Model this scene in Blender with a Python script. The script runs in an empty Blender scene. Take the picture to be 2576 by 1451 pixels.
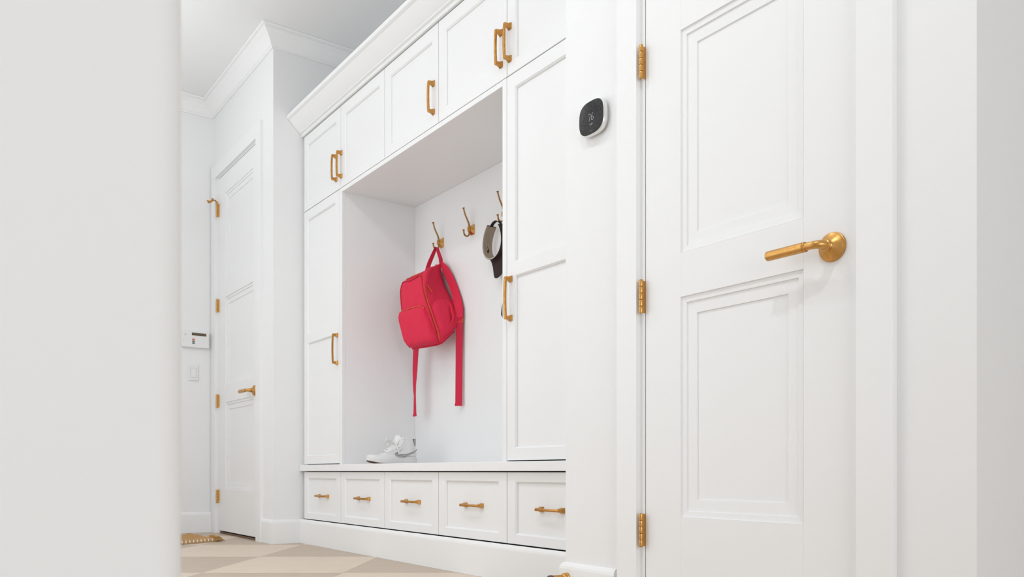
import bpy, bmesh, math, random
from mathutils import Vector, Matrix
random.seed(7)
sc = bpy.context.scene
R = math.radians

# ---------------------------------------------------------------- camera, world, lights, exposure
cam_d = bpy.data.cameras.new('camera')
cam_d.sensor_width = 36.0
cam_d.lens = 28.673
cam_d.shift_y = 459.5 / 2576
cam_d.clip_start = 0.02
cam_d.dof.use_dof = True
cam_d.dof.focus_distance = 2.9
cam_d.dof.aperture_fstop = 8.0
cam = bpy.data.objects.new('camera', cam_d)
sc.collection.objects.link(cam)
cam.location = (0, 0, 0.45)
cam.rotation_euler = (R(90), 0, R(90 - 36.1156))
sc.camera = cam

w = bpy.data.worlds.new('world'); sc.world = w
w.use_nodes = True
w.node_tree.nodes['Background'].inputs[0].default_value = (0.9, 0.95, 1, 1)
w.node_tree.nodes['Background'].inputs[1].default_value = 0.3

vs = sc.view_settings
vs.view_transform = 'Standard'
try: vs.look = 'None'
except Exception: pass
vs.gamma = 1.0
vs.use_curve_mapping = False
vs.exposure = -0.04

def lamp(name, loc, size, power, col=(1, 1, 1), rot=(0, 0, 0), shape='DISK', size_y=None, spread=180):
    d = bpy.data.lights.new(name, 'AREA')
    d.shape = shape; d.size = size
    if size_y: d.size_y = size_y
    d.energy = power; d.color = col; d.spread = R(spread)
    o = bpy.data.objects.new(name, d); sc.collection.objects.link(o)
    o.location = loc; o.rotation_euler = rot
    return o
CEIL = 3.16
POW = {'d1': 1.01, 'd2': 3.03, 'd3': 8.08, 'd4': 13.33, 'd5': 1.01, 'd6': 2.45, 'w1': 0.0, 'w2': 26.48, 'w3': 58.48, 'u1': 10.91, 'u2': 5.89, 'u3': 4.8}
COOL, WARM = (0.91, 0.962, 1.01), (0.935, 0.972, 1)
def on(k, *a, **kw):
    if POW[k] > 0: lamp(*a, **kw)
# recessed ceiling downlights down the corridor and in the room the camera stands in
for k, lx, ly in (('d1', -5.5, 0.5), ('d2', -3.75, 0.5), ('d3', -2.3, 0.5), ('d4', -0.6, 0.3), ('d5', 0.9, -0.6), ('d6', 0.9, 2.6)):
    on(k, 'downlight', (lx, ly, CEIL - 0.03), 0.16, POW[k], WARM, spread=170)
# added area fills, no windows there: behind the camera, across the corridor, east wall
on('w1', 'added_fill', (0.9, -2.15, 1.15), 3.0, POW['w1'], COOL, (R(90), 0, R(0)), 'RECTANGLE', 1.9)
on('w2', 'added_fill', (-3.6, -0.46, 1.25), 3.4, POW['w2'], COOL, (R(90), 0, R(0)), 'RECTANGLE', 2.2)
on('w3', 'added_fill', (2.95, 0.2, 1.15), 2.6, POW['w3'], COOL, (R(90), 0, R(90)), 'RECTANGLE', 1.8)
# added unseen lights, facing up to brighten the ceiling
on('u1', 'added_ceiling_fill', (-4.9, 0.2, 2.25), 0.7, POW['u1'], WARM, (R(180), 0, 0))
on('u2', 'added_ceiling_fill', (-2.9, 0.2, 2.25), 0.7, POW['u2'], WARM, (R(180), 0, 0))
on('u3', 'added_ceiling_fill', (-1.1, 0.9, 2.25), 0.5, POW['u3'], WARM, (R(180), 0, 0))

# ---------------------------------------------------------------- materials
def mat(name, col, rough=0.5, metal=0.0, noise=0.0, nscale=40, bump=0.0, bscale=120, col2=None, spec=0.5):
    m = bpy.data.materials.new(name); m.use_nodes = True
    nt = m.node_tree; b = nt.nodes['Principled BSDF']
    b.inputs['Base Color'].default_value = (*col, 1)
    b.inputs['Roughness'].default_value = rough
    b.inputs['Metallic'].default_value = metal
    b.inputs['Specular IOR Level'].default_value = spec
    tc = nt.nodes.new('ShaderNodeTexCoord')
    if noise or col2:
        n = nt.nodes.new('ShaderNodeTexNoise'); n.inputs['Scale'].default_value = nscale
        n.inputs['Detail'].default_value = 4
        nt.links.new(tc.outputs['Object'], n.inputs['Vector'])
        mx = nt.nodes.new('ShaderNodeMix'); mx.data_type = 'RGBA'
        c2 = col2 or tuple(c * (1 - noise) for c in col)
        mx.inputs[6].default_value = (*col, 1); mx.inputs[7].default_value = (*c2, 1)
        cr = nt.nodes.new('ShaderNodeMapRange')
        cr.inputs[1].default_value = 0.35; cr.inputs[2].default_value = 0.65
        nt.links.new(n.outputs[0], cr.inputs[0])
        nt.links.new(cr.outputs[0], mx.inputs[0])
        nt.links.new(mx.outputs[2], b.inputs['Base Color'])
    if bump:
        n2 = nt.nodes.new('ShaderNodeTexNoise'); n2.inputs['Scale'].default_value = bscale
        n2.inputs['Detail'].default_value = 3
        nt.links.new(tc.outputs['Object'], n2.inputs['Vector'])
        bp = nt.nodes.new('ShaderNodeBump'); bp.inputs['Strength'].default_value = bump
        bp.inputs['Distance'].default_value = 0.002
        nt.links.new(n2.outputs[0], bp.inputs['Height'])
        nt.links.new(bp.outputs[0], b.inputs['Normal'])
    return m

def woven(name, col, col2, scale, rough=0.85, bump=0.3, slack=0.0):
    m = mat(name, col, rough)
    nt = m.node_tree; b = nt.nodes['Principled BSDF']
    tc = nt.nodes.new('ShaderNodeTexCoord')
    w1 = nt.nodes.new('ShaderNodeTexWave'); w1.inputs['Scale'].default_value = scale; w1.bands_direction = 'X'
    w2 = nt.nodes.new('ShaderNodeTexWave'); w2.inputs['Scale'].default_value = scale; w2.bands_direction = 'Z'
    ad = nt.nodes.new('ShaderNodeMath'); ad.operation = 'MULTIPLY'
    for w_ in (w1, w2): nt.links.new(tc.outputs['Object'], w_.inputs['Vector'])
    nt.links.new(w1.outputs[1], ad.inputs[0]); nt.links.new(w2.outputs[1], ad.inputs[1])
    mx = nt.nodes.new('ShaderNodeMix'); mx.data_type = 'RGBA'
    mx.inputs[6].default_value = (*col, 1); mx.inputs[7].default_value = (*col2, 1)
    nt.links.new(ad.outputs[0], mx.inputs[0]); nt.links.new(mx.outputs[2], b.inputs['Base Color'])
    bp = nt.nodes.new('ShaderNodeBump'); bp.inputs['Strength'].default_value = bump; bp.inputs['Distance'].default_value = 0.001
    nt.links.new(ad.outputs[0], bp.inputs['Height']); nt.links.new(bp.outputs[0], b.inputs['Normal'])
    if slack:
        nz = nt.nodes.new('ShaderNodeTexNoise'); nz.inputs['Scale'].default_value = 16; nz.inputs['Detail'].default_value = 2
        mp = nt.nodes.new('ShaderNodeMapping'); mp.inputs['Scale'].default_value = (1.2, 1.2, 0.5)
        nt.links.new(tc.outputs['Object'], mp.inputs[0]); nt.links.new(mp.outputs[0], nz.inputs['Vector'])
        b2 = nt.nodes.new('ShaderNodeBump'); b2.inputs['Strength'].default_value = slack; b2.inputs['Distance'].default_value = 0.02
        nt.links.new(nz.outputs[0], b2.inputs['Height']); nt.links.new(b2.outputs[0], bp.inputs['Normal'])
    return m

M = {}
M['wall'] = mat('white_wall_paint', (0.87, 0.87, 0.868), 0.6, bump=0.05, bscale=260, spec=0.3)
M['ceil'] = mat('ceiling_paint', (0.87, 0.87, 0.868), 0.8, bump=0.04, bscale=200, spec=0.2)
M['trim'] = mat('trim_paint', (0.88, 0.88, 0.877), 0.38, bump=0.02, bscale=60)
M['cab'] = mat('cabinet_lacquer', (0.88, 0.88, 0.877), 0.36, bump=0.015, bscale=50)
M['door'] = mat('door_lacquer', (0.88, 0.88, 0.877), 0.45, spec=0.35, bump=0.02, bscale=40)
M['brass'] = mat('satin_brass', (0.64, 0.345, 0.105), 0.34, 1.0, noise=0.12, nscale=90, bump=0.05, bscale=400)
M['brass_pull'] = mat('brushed_brass', (0.61, 0.305, 0.085), 0.33, 1.0, noise=0.18, nscale=70, bump=0.06, bscale=350)
M['brass_aged'] = mat('aged_brass', (0.36, 0.19, 0.065), 0.36, 1.0, noise=0.2, nscale=80)
M['screw'] = mat('dark_brass', (0.2, 0.1, 0.03), 0.5, 1.0)
M['tile_light'] = mat('tile_light_stone', (0.75, 0.615, 0.49), 0.42, noise=0.06, nscale=9, bump=0.04, bscale=60)
M['tile_dark'] = mat('tile_dark_stone', (0.555, 0.445, 0.345), 0.42, noise=0.06, nscale=9, bump=0.04, bscale=60)
M['grout'] = mat('grout', (0.42, 0.34, 0.27), 0.9)
M['wood'] = mat('raw_cabinet_wood', (0.26, 0.15, 0.07), 0.7, noise=0.3, nscale=20)
M['red'] = woven('red_canvas', (0.76, 0.018, 0.068), (0.68, 0.014, 0.054), 260, 0.8, 0.25, 0.55)
M['redweb'] = woven('red_webbing', (0.70, 0.016, 0.06), (0.58, 0.012, 0.045), 420, 0.75, 0.4)
M['redpipe'] = mat('red_piping', (0.55, 0.01, 0.04), 0.7)
M['zip'] = mat('orange_zipper', (0.72, 0.17, 0.035), 0.45, 0.3, noise=0.5, nscale=260, col2=(0.72, 0.05, 0.05))
M['black'] = mat('dark_strap', (0.012, 0.009, 0.008), 0.7)
M['felt'] = mat('dark_brown_felt', (0.035, 0.017, 0.016), 0.9, noise=0.4, nscale=500, bump=0.3, bscale=700)
M['tan'] = mat('tan_terry', (0.40, 0.27, 0.16), 0.95, noise=0.35, nscale=300, col2=(0.44, 0.39, 0.34), bump=0.6, bscale=600)
M['cream'] = mat('cream_edging', (0.72, 0.69, 0.65), 0.8)
M['shoe'] = mat('white_leather', (0.80, 0.80, 0.785), 0.45, bump=0.08, bscale=300)
M['shoe_sole'] = mat('white_rubber', (0.77, 0.77, 0.755), 0.55, noise=0.04, nscale=80)
M['gum'] = mat('brown_gum_rubber', (0.16, 0.075, 0.035), 0.6)
M['eyelet'] = mat('grey_hole', (0.16, 0.16, 0.17), 0.6)
M['lace'] = mat('white_lace', (0.82, 0.82, 0.80), 0.8, bump=0.3, bscale=800)
M['screen'] = mat('speckled_black_glass', (0.010, 0.010, 0.010), 0.22, noise=0.5, nscale=800, col2=(0.075, 0.075, 0.075), spec=0.12)
M['silver'] = mat('pale_metal_ring', (0.80, 0.80, 0.79), 0.2, 0.6)
M['plastic'] = mat('white_plastic', (0.83, 0.83, 0.82), 0.4)
M['lcd'] = mat('brown_display', (0.13, 0.09, 0.045), 0.3, noise=0.4, nscale=300)
M['orange'] = mat('orange_button', (0.7, 0.13, 0.03), 0.5)
M['grey'] = mat('grey_print', (0.12, 0.12, 0.13), 0.5)
M['pale_print'] = mat('pale_grey_print', (0.5, 0.5, 0.5), 0.6)
M['lettering'] = mat('grey_screen_lettering', (0.50, 0.50, 0.50), 0.5)
M['dim_lettering'] = mat('dim_screen_lettering', (0.2, 0.2, 0.2), 0.5)
M['jute'] = mat('golden_jute', (0.62, 0.36, 0.14), 0.95, noise=0.5, nscale=120, col2=(0.44, 0.24, 0.085), bump=1.0, bscale=300)
M['rubber'] = mat('brown_rubber', (0.10, 0.075, 0.07), 0.7)
M['threshold'] = mat('brown_threshold', (0.22, 0.13, 0.07), 0.7, noise=0.4, nscale=90)
def houndstooth():
    m = mat('houndstooth_print', (0.8, 0.8, 0.79), 0.6)
    nt = m.node_tree; b = nt.nodes['Principled BSDF']
    tc = nt.nodes.new('ShaderNodeTexCoord')
    mp = nt.nodes.new('ShaderNodeMapping'); mp.inputs['Rotation'].default_value = (R(40), 0, 0)
    ck = nt.nodes.new('ShaderNodeTexChecker'); ck.inputs['Scale'].default_value = 250
    ck.inputs[1].default_value = (0.02, 0.02, 0.025, 1); ck.inputs[2].default_value = (0.72, 0.72, 0.71, 1)
    # flatten the across-the-shoe axis so the check stays regular on the side
    mp.inputs['Scale'].default_value = (0.001, 1, 1)
    nt.links.new(tc.outputs['Object'], mp.inputs[0]); nt.links.new(mp.outputs[0], ck.inputs[0])
    nt.links.new(ck.outputs[0], b.inputs['Base Color'])
    return m
M['check'] = houndstooth()

# ---------------------------------------------------------------- mesh helpers
class MB:
    def __init__(s): s.v = []; s.f = []
    def add(s, vs_, fs):
        o = len(s.v); s.v += [tuple(v) for v in vs_]; s.f += [tuple(i + o for i in f) for f in fs]
    def box(s, x0, y0, z0, x1, y1, z1):
        s.add([(x0,y0,z0),(x1,y0,z0),(x1,y1,z0),(x0,y1,z0),(x0,y0,z1),(x1,y0,z1),(x1,y1,z1),(x0,y1,z1)],
              [(0,3,2,1),(4,5,6,7),(0,1,5,4),(1,2,6,5),(2,3,7,6),(3,0,4,7)])
    def cbox(s, x0, y0, z0, x1, y1, z1, c=0.002, seg=1):
        bm = bmesh.new()
        bmesh.ops.create_cube(bm, size=1)
        for v in bm.verts:
            v.co = Vector(((x0+x1)/2 + v.co.x*(x1-x0), (y0+y1)/2 + v.co.y*(y1-y0), (z0+z1)/2 + v.co.z*(z1-z0)))
        bmesh.ops.bevel(bm, geom=bm.edges[:], offset=c, segments=seg, affect='EDGES', profile=0.5)
        bm.verts.index_update()
        s.add([v.co[:] for v in bm.verts], [[v.index for v in f.verts] for f in bm.faces]); bm.free()
    def rings(s, rings, closed=True, cap0=True, cap1=True):
        n = len(rings[0]); o = len(s.v)
        for r in rings: s.v += [tuple(p) for p in r]
        for i in range(len(rings)-1):
            for j in range(n if closed else n-1):
                k = (j+1) % n
                s.f.append((o+i*n+j, o+i*n+k, o+(i+1)*n+k, o+(i+1)*n+j))
        if cap0: s.f.append(tuple(o+j for j in reversed(range(n))))
        if cap1: s.f.append(tuple(o+(len(rings)-1)*n+j for j in range(n)))
    def tube(s, path, r, n=10, cap=True):
        P = [Vector(p) for p in path]; rs = r if isinstance(r, (list, tuple)) else [r]*len(P)
        rings = []; up = None
        for i, p in enumerate(P):
            t = (P[min(i+1, len(P)-1)] - P[max(i-1, 0)]).normalized()
            if up is None:
                up = Vector((0,0,1)) if abs(t.z) < 0.9 else Vector((1,0,0))
            a = t.cross(up).normalized(); up = a.cross(t).normalized()
            rings.append([p + (a*math.cos(2*math.pi*k/n) + up*math.sin(2*math.pi*k/n))*rs[i] for k in range(n)])
        s.rings(rings, True, cap, cap)
    def lathe(s, prof, origin, axis='-y', n=32):
        # prof: (radius, distance along axis)
        ox, oy, oz = origin; rings = []
        for (r, d) in prof:
            ring = []
            for k in range(n):
                a = 2*math.pi*k/n; c, q = r*math.cos(a), r*math.sin(a)
                if axis == '-y': ring.append((ox+c, oy-d, oz+q))
                elif axis == '-x': ring.append((ox-d, oy+c, oz+q))
                elif axis == 'x': ring.append((ox+d, oy+c, oz+q))
                else: ring.append((ox+c, oy+q, oz+d))
            rings.append(ring)
        s.rings(rings, True, True, True)
    def ribbon(s, path, wdirs, widths, th):
        # flat strap: path points, width direction per point, thickness
        P = [Vector(p) for p in path]; rings = []
        for i, p in enumerate(P):
            t = (P[min(i+1, len(P)-1)] - P[max(i-1, 0)]).normalized()
            wd = Vector(wdirs[i] if isinstance(wdirs[0], (tuple, list)) else wdirs)
            wd = (wd - t*wd.dot(t)).normalized(); nn = t.cross(wd).normalized()
            w_ = (widths[i] if isinstance(widths, (list, tuple)) else widths)/2
            rings.append([p + wd*w_ + nn*th/2, p - wd*w_ + nn*th/2, p - wd*w_ - nn*th/2, p + wd*w_ - nn*th/2])
        s.rings(rings)
    def mesh(s, name, mats, origin=(0,0,0), smooth=False, angle=35):
        me = bpy.data.meshes.new(name)
        ox, oy, oz = origin
        me.from_pydata([(x-ox, y-oy, z-oz) for x, y, z in s.v], [], s.f)
        bm = bmesh.new(); bm.from_mesh(me)
        bmesh.ops.recalc_face_normals(bm, faces=bm.faces[:]); bm.to_mesh(me); bm.free()
        me.materials.append(mats)
        if smooth:
            me.polygons.foreach_set('use_smooth', [True]*len(me.polygons))
            try: me.set_sharp_from_angle(angle=R(angle))
            except Exception: pass
        me.update()
        return me

def root(name, loc, label=None, cat=None, group=None, kind=None):
    o = bpy.data.objects.new(name, None); sc.collection.objects.link(o)
    o.empty_display_size = 0.05; o.location = loc
    tag(o, label, cat, group, kind); return o
def tag(o, label=None, cat=None, group=None, kind=None):
    if label: o['label'] = label
    if cat: o['category'] = cat
    if group: o['group'] = group
    if kind: o['kind'] = kind
def base_of(p):
    while p.parent: p = p.parent
    return p.location
def part(name, mb, m, parent, smooth=False, label=None, angle=35, mods=None):
    org = tuple(base_of(parent))
    me = mb.mesh(name, M[m], org, smooth, angle)
    o = bpy.data.objects.new(name, me); sc.collection.objects.link(o)
    o.parent = parent
    if label: o['label'] = label
    if mods: mods(o)
    return o
def single(name, mb, m, origin=(0,0,0), label=None, cat=None, group=None, kind=None, smooth=False, angle=35):
    me = mb.mesh(name, M[m], origin, smooth, angle)
    o = bpy.data.objects.new(name, me); sc.collection.objects.link(o); o.location = origin
    tag(o, label, cat, group, kind); return o
def inst(name, me, parent, loc, rot=(0,0,0), label=None):
    # a copy sharing mesh data, at a world position, under parent
    o = bpy.data.objects.new(name, me); sc.collection.objects.link(o)
    o.parent = parent; o.location = Vector(loc) - Vector(base_of(parent)); o.rotation_euler = rot
    if label: o['label'] = label
    return o
def structure(name, mb, m, smooth=False, angle=35): return single(name, mb, m, kind='structure', smooth=smooth, angle=angle)
def subsurf(l):
    def f(o):
        md = o.modifiers.new('subdivision', 'SUBSURF'); md.levels = l; md.render_levels = l
    return f
def sweep(mb, path, prof, side=1):
    # sweep a closed profile (out, z) along a plan path; out is to the right of travel (side=1)
    n = len(path); rings = []
    for i, (x, y) in enumerate(path):
        ns = []
        if i > 0:
            d = Vector((x-path[i-1][0], y-path[i-1][1])).normalized(); ns.append(Vector((d.y, -d.x))*side)
        if i < n-1:
            d = Vector((path[i+1][0]-x, path[i+1][1]-y)).normalized(); ns.append(Vector((d.y, -d.x))*side)
        if len(ns) == 2:
            b = (ns[0]+ns[1]).normalized(); b = b / max(0.2, b.dot(ns[0]))
        else: b = ns[0]
        rings.append([(x+b.x*o, y+b.y*o, z) for o, z in prof])
    mb.rings(rings)

# ---------------------------------------------------------------- planes of the room
YR, YL, YF = 1.735, 1.775, 1.965         # right wall, left wall, cabinet fronts
XE, XR, XC, XO = -6.186, -4.93, -2.076, -0.78   # end wall, alcove return, wall corner, outer corner
YB = 2.462                                # alcove back wall
XS = -0.60; YS = 0.1547                    # near wall stub

# floor: grout bed with single stone tiles
f = MB(); f.box(-6.5, -2.3, -0.09, 3.1, 4.2, -0.012)
floor = structure('floor', f, 'grout')
ca, sa = math.cos(R(36.1156)), math.sin(R(36.1156))
def cam2w(X, Z): return (X*sa - Z*ca, X*ca + Z*sa)
TX0, TDX, TZ0, TDZ, SH = -1.61, 0.625, 3.614, 0.689, 0.065
def tile_corner(i, j):
    Z = TZ0 + j*TDZ
    return cam2w(TX0 + SH*Z + i*TDX, Z)
tile_mesh = {}
def tile_me(dark):
    if dark in tile_mesh: return tile_mesh[dark]
    c0 = Vector(tile_corner(0, 0)); g = 0.0005
    cs = [Vector(tile_corner(a, b)) - c0 for a, b in ((0,0),(1,0),(1,1),(0,1))]
    cen = sum(cs, Vector((0,0)))/4
    mb = MB(); rings = []
    for ins, z in ((g, -0.012), (g, -0.0005), (g+0.0008, 0.0)):
        rings.append([( *(c + (cen-c).normalized()*ins*1.41), z) for c in cs])
    mb.rings(rings)
    tile_mesh[dark] = mb.mesh('tile', M['tile_dark' if dark else 'tile_light'])
    return tile_mesh[dark]
for i in range(-9, 12):
    for j in range(-9, 6):
        x, y = tile_corner(i, j); x2, y2 = tile_corner(i+0.5, j+0.5)
        if -6.35 < x2 < 2.9 and -2.1 < y2 < 2.5 or (-0.6 < x2 < 2.9 and 2.4 < y2 < 4.0):
            inst('tile', tile_me((i+j) % 2 == 1), floor, (x, y, 0))

# ceiling
c = MB(); c.box(-6.5, -2.3, CEIL, 3.1, 4.2, CEIL+0.1)
structure('ceiling', c, 'ceil')

def wallbox(name, boxes):
    mb = MB()
    for b in boxes: mb.box(*b)
    return structure(name, mb, 'wall')
wallbox('wall_end', [(XE-0.12, -0.62, 0, XE, 2.62, CEIL)])
wallbox('wall_left', [(XE, YL, 0, -6.055, 2.6, CEIL), (-5.192, YL, 0, XR, 2.6, CEIL), (-6.055, YL, 2.588, -5.192, 2.6, CEIL)])
wallbox('wall_back', [(XR, YB, 0, XC, 2.6, CEIL)])
wallbox('wall_right', [(XC, YR, 0, -1.733, 2.6, CEIL), (-1.020, YR, 0, XO, 4.1, CEIL), (-1.733, YR, 2.588, -1.020, 2.6, CEIL)])
mb = MB(); plan = [(XS-0.14, -0.62), (XS, -0.62)]
for k in range(9): plan.append((XS-0.022+0.022*math.cos(R(90*k/8)), YS-0.022+0.022*math.sin(R(90*k/8))))
for k in range(9): plan.append((XS-0.118-0.022*math.sin(R(90*k/8)), YS-0.022+0.022*math.cos(R(90*k/8))))
mb.rings([[(x, y, 0) for x, y in plan], [(x, y, CEIL) for x, y in plan]]); structure('wall_near', mb, 'wall', True, 50)
wallbox('wall_corridor', [(XE, -0.62, 0, XS-0.14, -0.5, CEIL)])
wallbox('wall_room', [(XS-0.14, -2.3, 0, 3.1, -2.2, CEIL), (3.0, -2.2, 0, 3.1, 4.1, CEIL), (XO, 4.1, 0, 3.1, 4.2, CEIL), (XS-0.14, -2.2, 0, XS, -0.62, CEIL)])
wallbox('wall_added_backing', [(-6.2, 2.6, 0, -5.0, 2.66, CEIL), (-2.0, 2.6, 0, -1.0, 2.66, CEIL)])  # unseen backing added behind both doors to stop light leaks

# crown moulding round the ceiling (one continuous run)
CR = [(0, CEIL-0.105), (0.011, CEIL-0.105), (0.013, CEIL-0.094), (0.020, CEIL-0.090), (0.035, CEIL-0.066), (0.058, CEIL-0.040),
      (0.080, CEIL-0.024), (0.080, CEIL-0.013), (0.094, CEIL-0.011), (0.098, CEIL-0.006), (0.098, CEIL-0.0005), (0, CEIL-0.0005)]
mb = MB()
sweep(mb, [(XE, -0.5), (XE, YL), (XR, YL), (XR, YB), (XC, YB), (XC, YR), (XO, YR), (XO, 4.1)], CR)
structure('trim_1', mb, 'trim')
mb = MB(); sweep(mb, [(XS, -2.2), (XS, YS), (XS-0.14, YS), (XS-0.14, -0.5), (XE, -0.5)], CR)
structure('trim_2', mb, 'trim')

BB = [(0, 0.0005), (0.015, 0.0005), (0.015, 0.130), (0.0135, 0.138), (0.010, 0.145), (0.005, 0.150), (0, 0.150)]
def baseboard(name, path):
    mb = MB(); sweep(mb, path, BB); return structure(name, mb, 'trim')
baseboard('baseboard_end', [(XE, -0.5), (XE, YL-0.021)])
baseboard('baseboard_left', [(-5.113, YL), (XR, YL), (XR, 1.957)])
baseboard('baseboard_right', [(XC, 1.939), (XC, YR), (-1.831, YR)])
baseboard('baseboard_corner', [(-0.950, YR), (XO, YR), (XO, 4.1)])
baseboard('baseboard_near', [(XS, -2.2), (XS, YS), (XS-0.14, YS), (XS-0.14, -0.5), (XE, -0.5)])

# door casings, jambs (reveals flush behind the casing)
def casing(name, xa0, xa1, xb0, xb1, yw, ztop, jl, jr, depth_edge, depth=0.02):
    mb = MB()
    y0 = yw - depth
    mb.cbox(xa0, y0, 0.0, xa1, yw, ztop+0.0008, 0.0007)
    mb.cbox(xb0, y0, 0.0, xb1, yw, ztop+0.0008, 0.0007)
    mb.cbox(xa0, y0, ztop-0.0008, xb1, yw, ztop+0.09, 0.0007)
    # jamb edges and depth
    mb.box(xa1-0.004, yw-0.0007, 0.0, jl, yw+0.11, ztop+0.012)
    mb.box(jr, yw-0.0007, 0.0, xb0+0.004, yw+0.11, ztop+0.012)
    mb.box(jl, yw-0.0007, ztop-0.0125, jr, yw+0.11, ztop+0.001)
    # stops behind the leaf
    mb.box(jl, yw+0.046, 0.0, jl+0.012, yw+0.08, ztop)
    mb.box(jr-0.012, yw+0.046, 0.0, jr, yw+0.08, ztop)
    mb.box(jl, yw+0.046, ztop-0.028, jr, yw+0.08, ztop-0.012)
    st = structure(name, mb, 'trim')
    if depth_edge:
        mb = MB(); mb.box(jl, yw+0.002, 0.02, jl+0.0007, yw+0.045, ztop)
        part('jamb_edge', mb, 'wood', st)
    return st
casing('trim_3', -1.812, -1.729, -1.0315, -0.946, YR, 2.588, -1.7120, -1.0390, True)
casing('trim_4', -6.176, -6.083, -5.200, -5.113, YL, 2.588, -6.0392, -5.2065, False)

# ---------------------------------------------------------------- panelled doors
PROF = [(0, 0), (0.0004, 0.0046), (0.0168, 0.0058), (0.0172, 0.0098), (0.0500, 0.0112), (0.0504, 0.0150)]
ZP = [(0.321, 0.940), (1.064, 1.690), (1.813, 2.432)]
def panel_mb(x0, x1, z0, z1, y):
    mb = MB(); rs = []
    for ins, d in PROF:
        rs.append([(x0+ins, y+d, z0+ins), (x1-ins, y+d, z0+ins), (x1-ins, y+d, z1-ins), (x0+ins, y+d, z1-ins)])
    rs.insert(0, [(x0, y+0.04, z0), (x1, y+0.04, z0), (x1, y+0.04, z1), (x0, y+0.04, z1)])
    mb.rings(rs); return mb
def door(name, x0, x1, px0, px1, y):
    d = root(name, (x0, y, 0), kind='structure')
    zb, zt = 0.022, 2.572
    for a, b in ((x0, px0), (px1, x1)):
        mb = MB(); mb.cbox(a, y, zb, b, y+0.042, zt, 0.0006); part('stile', mb, 'door', d)
    zs = [zb] + [z for p in ZP for z in p] + [zt]
    for k in range(0, 8, 2):
        mb = MB(); mb.cbox(px0, y+0.0001, zs[k], px1, y+0.042, zs[k+1], 0.0004); part('rail', mb, 'door', d)
    mb = MB(); mb.box(x1, y+0.002, zb, x1+0.0006, y+0.041, zt); part('edge_strip', mb, 'wood', d, label='raw brown door edge')
    mb = MB(); mb.box(x0+0.002, y+0.002, zt, x1-0.002, y+0.041, zt+0.0008); part('edge_strip', mb, 'wood', d, label='raw brown door edge')
    for z0, z1 in ZP:
        part('panel', panel_mb(px0, px1, z0, z1, y), 'door', d)
    return d
door_1 = door('door_1', -1.7095, -1.0415, -1.5735, -1.180, YR)
door_2 = door('door_2', -6.0380, -5.2090, -5.897, -5.300, YL)

# hinges: leaf with five knuckles
hm = MB(); hm.cbox(-0.0016, -0.0165, -0.047, 0.0016, 0.022, 0.047, 0.0005)
leaf_me = hm.mesh('hinge', M['brass'])
km = MB(); km.lathe([(0.0045, -0.0092), (0.0059, -0.0088), (0.0061, -0.0080), (0.0061, 0.0080), (0.0059, 0.0088), (0.0045, 0.0092)], (0, 0, 0), 'z', 16)
kn_me = km.mesh('knuckle', M['brass'], smooth=True)
def hinge(d, gx, y, z):
    h = inst('hinge', leaf_me, d, (gx, y, z), label='brass butt hinge')
    for k in range(5):
        o = bpy.data.objects.new('knuckle', kn_me); sc.collection.objects.link(o)
        o.parent = h; o.location = (0, -0.0175, (k-2)*0.0192)
    for s in (-1, 1):
        mb = MB(); mb.lathe([(0.0058, -0.0004), (0.0056, 0.0010), (0.0030, 0.0016)], (0, -0.0175, 0.0482), 'z', 14)
        me = mb.mesh('pin_tip', M['brass'], smooth=True)
        o = bpy.data.objects.new('pin_tip', me); sc.collection.objects.link(o); o.parent = h
        if s < 0: o.rotation_euler = (R(180), 0, 0); o.location = (0, -0.035, 0)
    return h
for z in (0.277, 0.963, 1.652, 2.342): hinge(door_1, -1.7112, YR, z)
for z in (0.268, 0.959, 1.650, 2.342): hinge(door_2, -6.0397, YL, z)

# lever handles
def lever(d, x, z, y):
    rose = MB()
    rose.lathe([(0.0345, 0), (0.0348, 0.003), (0.0340, 0.0058), (0.0325, 0.0066), (0.0325, 0.0078), (0.0312, 0.0100), (0.024, 0.0135), (0.016, 0.0185), (0.0125, 0.0215), (0.0125, 0.024), (0.010, 0.0245)], (x, y, z), '-y', 48)
    r = part('lever_handle', rose, 'brass', d, True, 'brass lever handle with a round rose', 25)
    nk = MB()
    nk.lathe([(0.0105, 0.018), (0.0135, 0.0235), (0.0142, 0.026), (0.0128, 0.028), (0.0128, 0.0295), (0.0138, 0.031), (0.0125, 0.034), (0.0095, 0.036)], (x, y, z), '-y', 28)
    pts = [(x, y-0.030, z)]
    for k in range(0, 9):
        a = R(k*90/8); pts.append((x-0.020*(1-math.cos(a)), y-0.034-0.020*math.sin(a), z))
    pts += [(x-0.028, y-0.0545, z), (x-0.036, y-0.0545, z)]
    rs = [0.0105]+[0.0105-0.0014*k/8 for k in range(9)]+[0.0090, 0.0096]
    nk.tube(pts, rs, 20)
    part('neck', nk, 'brass', r, True, angle=30)
    gp = MB()
    gp.lathe([(0.0090, 0.034), (0.0116, 0.0352), (0.0124, 0.0372), (0.0116, 0.0392), (0.0108, 0.0398), (0.0108, 0.0406), (0.0120, 0.0412), (0.0120, 0.0416),
              (0.0121, 0.139), (0.0116, 0.1415), (0.0102, 0.1430), (0.006, 0.1434)], (x, y-0.0545, z), '-x', 32)
    part('grip', gp, 'brass', r, True, angle=30)
lever(door_1, -1.1015, 0.975, YR)
lever(door_2, -5.268, 0.975, YL)
# latch plate edge of the near door
mb = MB(); mb.box(-1.0418, YR+0.0005, 0.905, -1.0395, YR+0.025, 1.035)
part('latch_plate', mb, 'screw', door_1, label='dark latch plate in the door edge')
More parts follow.
